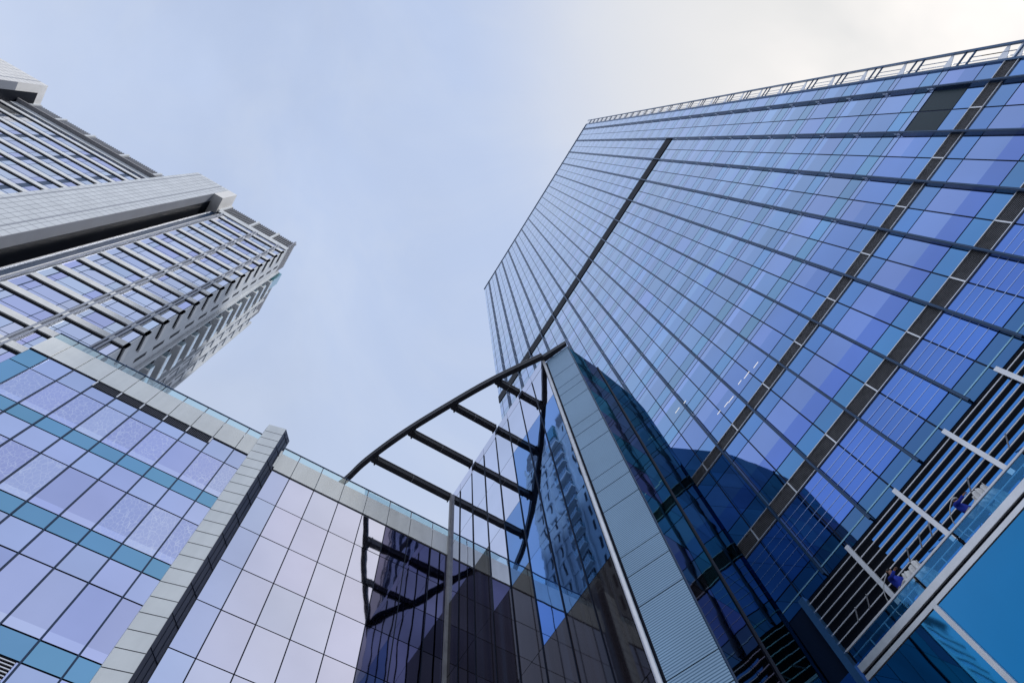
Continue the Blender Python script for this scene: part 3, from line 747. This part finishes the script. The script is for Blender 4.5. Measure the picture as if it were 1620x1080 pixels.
def ellipsoid(name, m, c, r, parent, zmin=-9):
    bm = bmesh.new(); bmesh.ops.create_uvsphere(bm, u_segments=18, v_segments=12, radius=1)
    for v in bm.verts: v.co = Vector((v.co.x * r[0], v.co.y * r[1], max(v.co.z, zmin) * r[2])) + Vector(c)
    me = bpy.data.meshes.new(name); bm.to_mesh(me); bm.free(); me.shade_smooth(); me.materials.append(m)
    o = bpy.data.objects.new(name, me); COL.objects.link(o); o.parent = parent; return o
def worker(loc, rotz, label, lean, twist, jacket, trouser, helmet):
    r = thing('person', label, 'person', loc, 'workers on the gallery'); r.rotation_euler = (0, 0, rotz)
    # local: faces +y, feet at z = 0
    hip = Vector((0, 0, .90)); ch = hip + Vector((0, lean * .55, .46)); nk = ch + Vector((twist * .02, lean * .18, .10)); hd = nk + Vector((twist * .04, .05 + lean * .12, .17))
    LS = ch + Vector((-.19, 0, .02)); RS = ch + Vector((.19, 0, .02))
    LE = LS + Vector((-.08, .14, -.23)); RE = RS + Vector((.10, .20, -.17)); LH = LE + Vector((.06, .23, .02)); RH = RE + Vector((-.07, .23, .05))
    LK = Vector((-.13, .42, .84)); RK = Vector((.14, .44, .80)); LF = Vector((-.14, .56, .40)); RF_ = Vector((.15, .60, .36))
    ch1 = [[(hip, .11), (hip + Vector((0, lean * .25, .2)), .115), (ch, .12), (nk, .055), (nk.lerp(hd, .5), .06), (hd, .088), (hd + Vector((0, .01, .07)), .075)],
           [2, (LS, .058), (LE, .042), (LH, .030), (LH + Vector((.0, .06, -.01)), .034)], [2, (RS, .058), (RE, .042), (RH, .030), (RH + Vector((.0, .06, -.01)), .034)],
           [0, (Vector((-.09, 0, .85)), .085), (LK, .055), (LF, .04), (LF + Vector((0, .15, -.03)), .035)], [0, (Vector((.09, 0, .85)), .085), (RK, .055), (RF_, .04), (RF_ + Vector((0, .15, -.03)), .035)]]
    body = skinned('body', M['skin'], ch1, r)
    fing = []
    for Hh, s in ((LH, 1), (RH, -1)):
        p = Hh + Vector((0, .07, -.01))
        for i, (dx, ln) in enumerate(((-.027, .062), (-.009, .074), (.009, .07), (.026, .055))):
            fing.append([(p + Vector((dx, -.01, 0)), .0095), (p + Vector((dx * 1.2, ln * .55, -.012)), .0085), (p + Vector((dx * 1.15, ln * .85, -.042)), .007)])
        fing.append([(p + Vector((s * .03, -.05, 0)), .011), (p + Vector((s * .055, -.015, -.012)), .0095), (p + Vector((s * .052, .015, -.03)), .008)])
    for k, fchain in enumerate(fing): skinned('finger', M['skin'], [fchain], body, 1)
    jk = [[(hip + Vector((0, 0, .02)), .155), (hip + Vector((0, lean * .25, .2)), .15), (ch, .155), (nk + Vector((0, 0, -.03)), .085)],
          [2, (LS, .082), (LE, .062), (LH - Vector((0, .02, 0)), .048)], [2, (RS, .082), (RE, .062), (RH - Vector((0, .02, 0)), .048)]]
    skinned('jacket', jacket, jk, r)
    tr = [[(hip, .145), (Vector((-.095, .0, .82)), .105), (LK, .085), (LF + Vector((0, 0, .05)), .075)], [0, (Vector((.095, .0, .82)), .105), (RK, .085), (RF_ + Vector((0, 0, .05)), .075)]]
    skinned('trousers', trouser, tr, r)
    for F in (LF, RF_): ellipsoid('shoe', M['shoe'], F + Vector((0, .06, -.02)), (.05, .135, .055), r)
    ellipsoid('hair', M['hair'], hd + Vector((0, -.018, .045)), (.098, .105, .095), r)
    if helmet: ellipsoid('helmet', M['helmet'], hd + Vector((0, .0, .07)), (.115, .13, .10), r, -.15)
    # face: nose, eyes, ears
    ellipsoid('nose', M['skin'], hd + Vector((0, .092, .01)), (.014, .022, .02), body)
    for s in (-1, 1):
        ellipsoid('eye', M['hair'], hd + Vector((s * .033, .078, .035)), (.012, .008, .008), body)
        ellipsoid('ear', M['skin'], hd + Vector((s * .09, 0, .015)), (.014, .022, .032), body)
    ellipsoid('mouth', mat('lip', (.35, .13, .11), .5), hd + Vector((0, .083, -.032)), (.022, .008, .007), body)
    return r
worker((1.08, -18.98, 16.25), math.radians(75), 'worker in blue jacket with white helmet, upper of two behind the gallery rail', -.12, -1, M['blue_cloth'], M['white_cloth'], True)
worker((4.32, -18.98, 16.25), math.radians(62), 'bareheaded worker in blue jacket and white trousers, lower of two behind the gallery rail', .12, 1, M['blue_cloth'], M['white_cloth'], False)
for x, dx, lab in ((1.55, .25, 'pale looped safety rope hanging beside the helmeted worker'), (4.85, .2, 'pale safety rope hanging beside the bareheaded worker')):
    pts = []
    for k in range(17):
        t = k / 16; pts.append((x - dx * math.sin(t * math.pi) * -1.0 - .5 * (1 - t) ** 3, -18.95 + .12 * math.sin(t * 7), 18.0 - 1.7 * t))
    b = MB(); b.tube(pts, .018, 6); tag(b.build('safety_rope', M['rope'], smooth=True), lab, 'rope', 'ropes on the gallery')
for x, wd, lab in ((.42, .34, 'white dust sheet hanging behind the rail beside the helmeted worker'), (3.62, .42, 'wider white dust sheet hanging behind the rail beside the bareheaded worker')):
    bm = bmesh.new(); bmesh.ops.create_grid(bm, x_segments=28, y_segments=18, size=1)
    for v in bm.verts:
        a, c = v.co.x, v.co.y
        w_ = wd * (1.0 - .22 * c)
        v.co = Vector((x + a * w_ + .04 * math.sin(c * 3), GY - .14 + .035 * math.sin(a * 11 + c * 2) + .02 * math.sin(a * 23), 16.74 + c * .56 + .05 * math.sin(a * 4 + x)))
    me = bpy.data.meshes.new('dust_sheet'); bm.to_mesh(me); bm.free(); me.shade_smooth(); me.materials.append(M['white_cloth'])
    o = bpy.data.objects.new('dust_sheet', me); COL.objects.link(o); s_ = o.modifiers.new('thick', 'SOLIDIFY'); s_.thickness = .012
    tag(o, lab, 'cloth', 'dust sheets on the gallery')
bpy.context.view_layer.update()
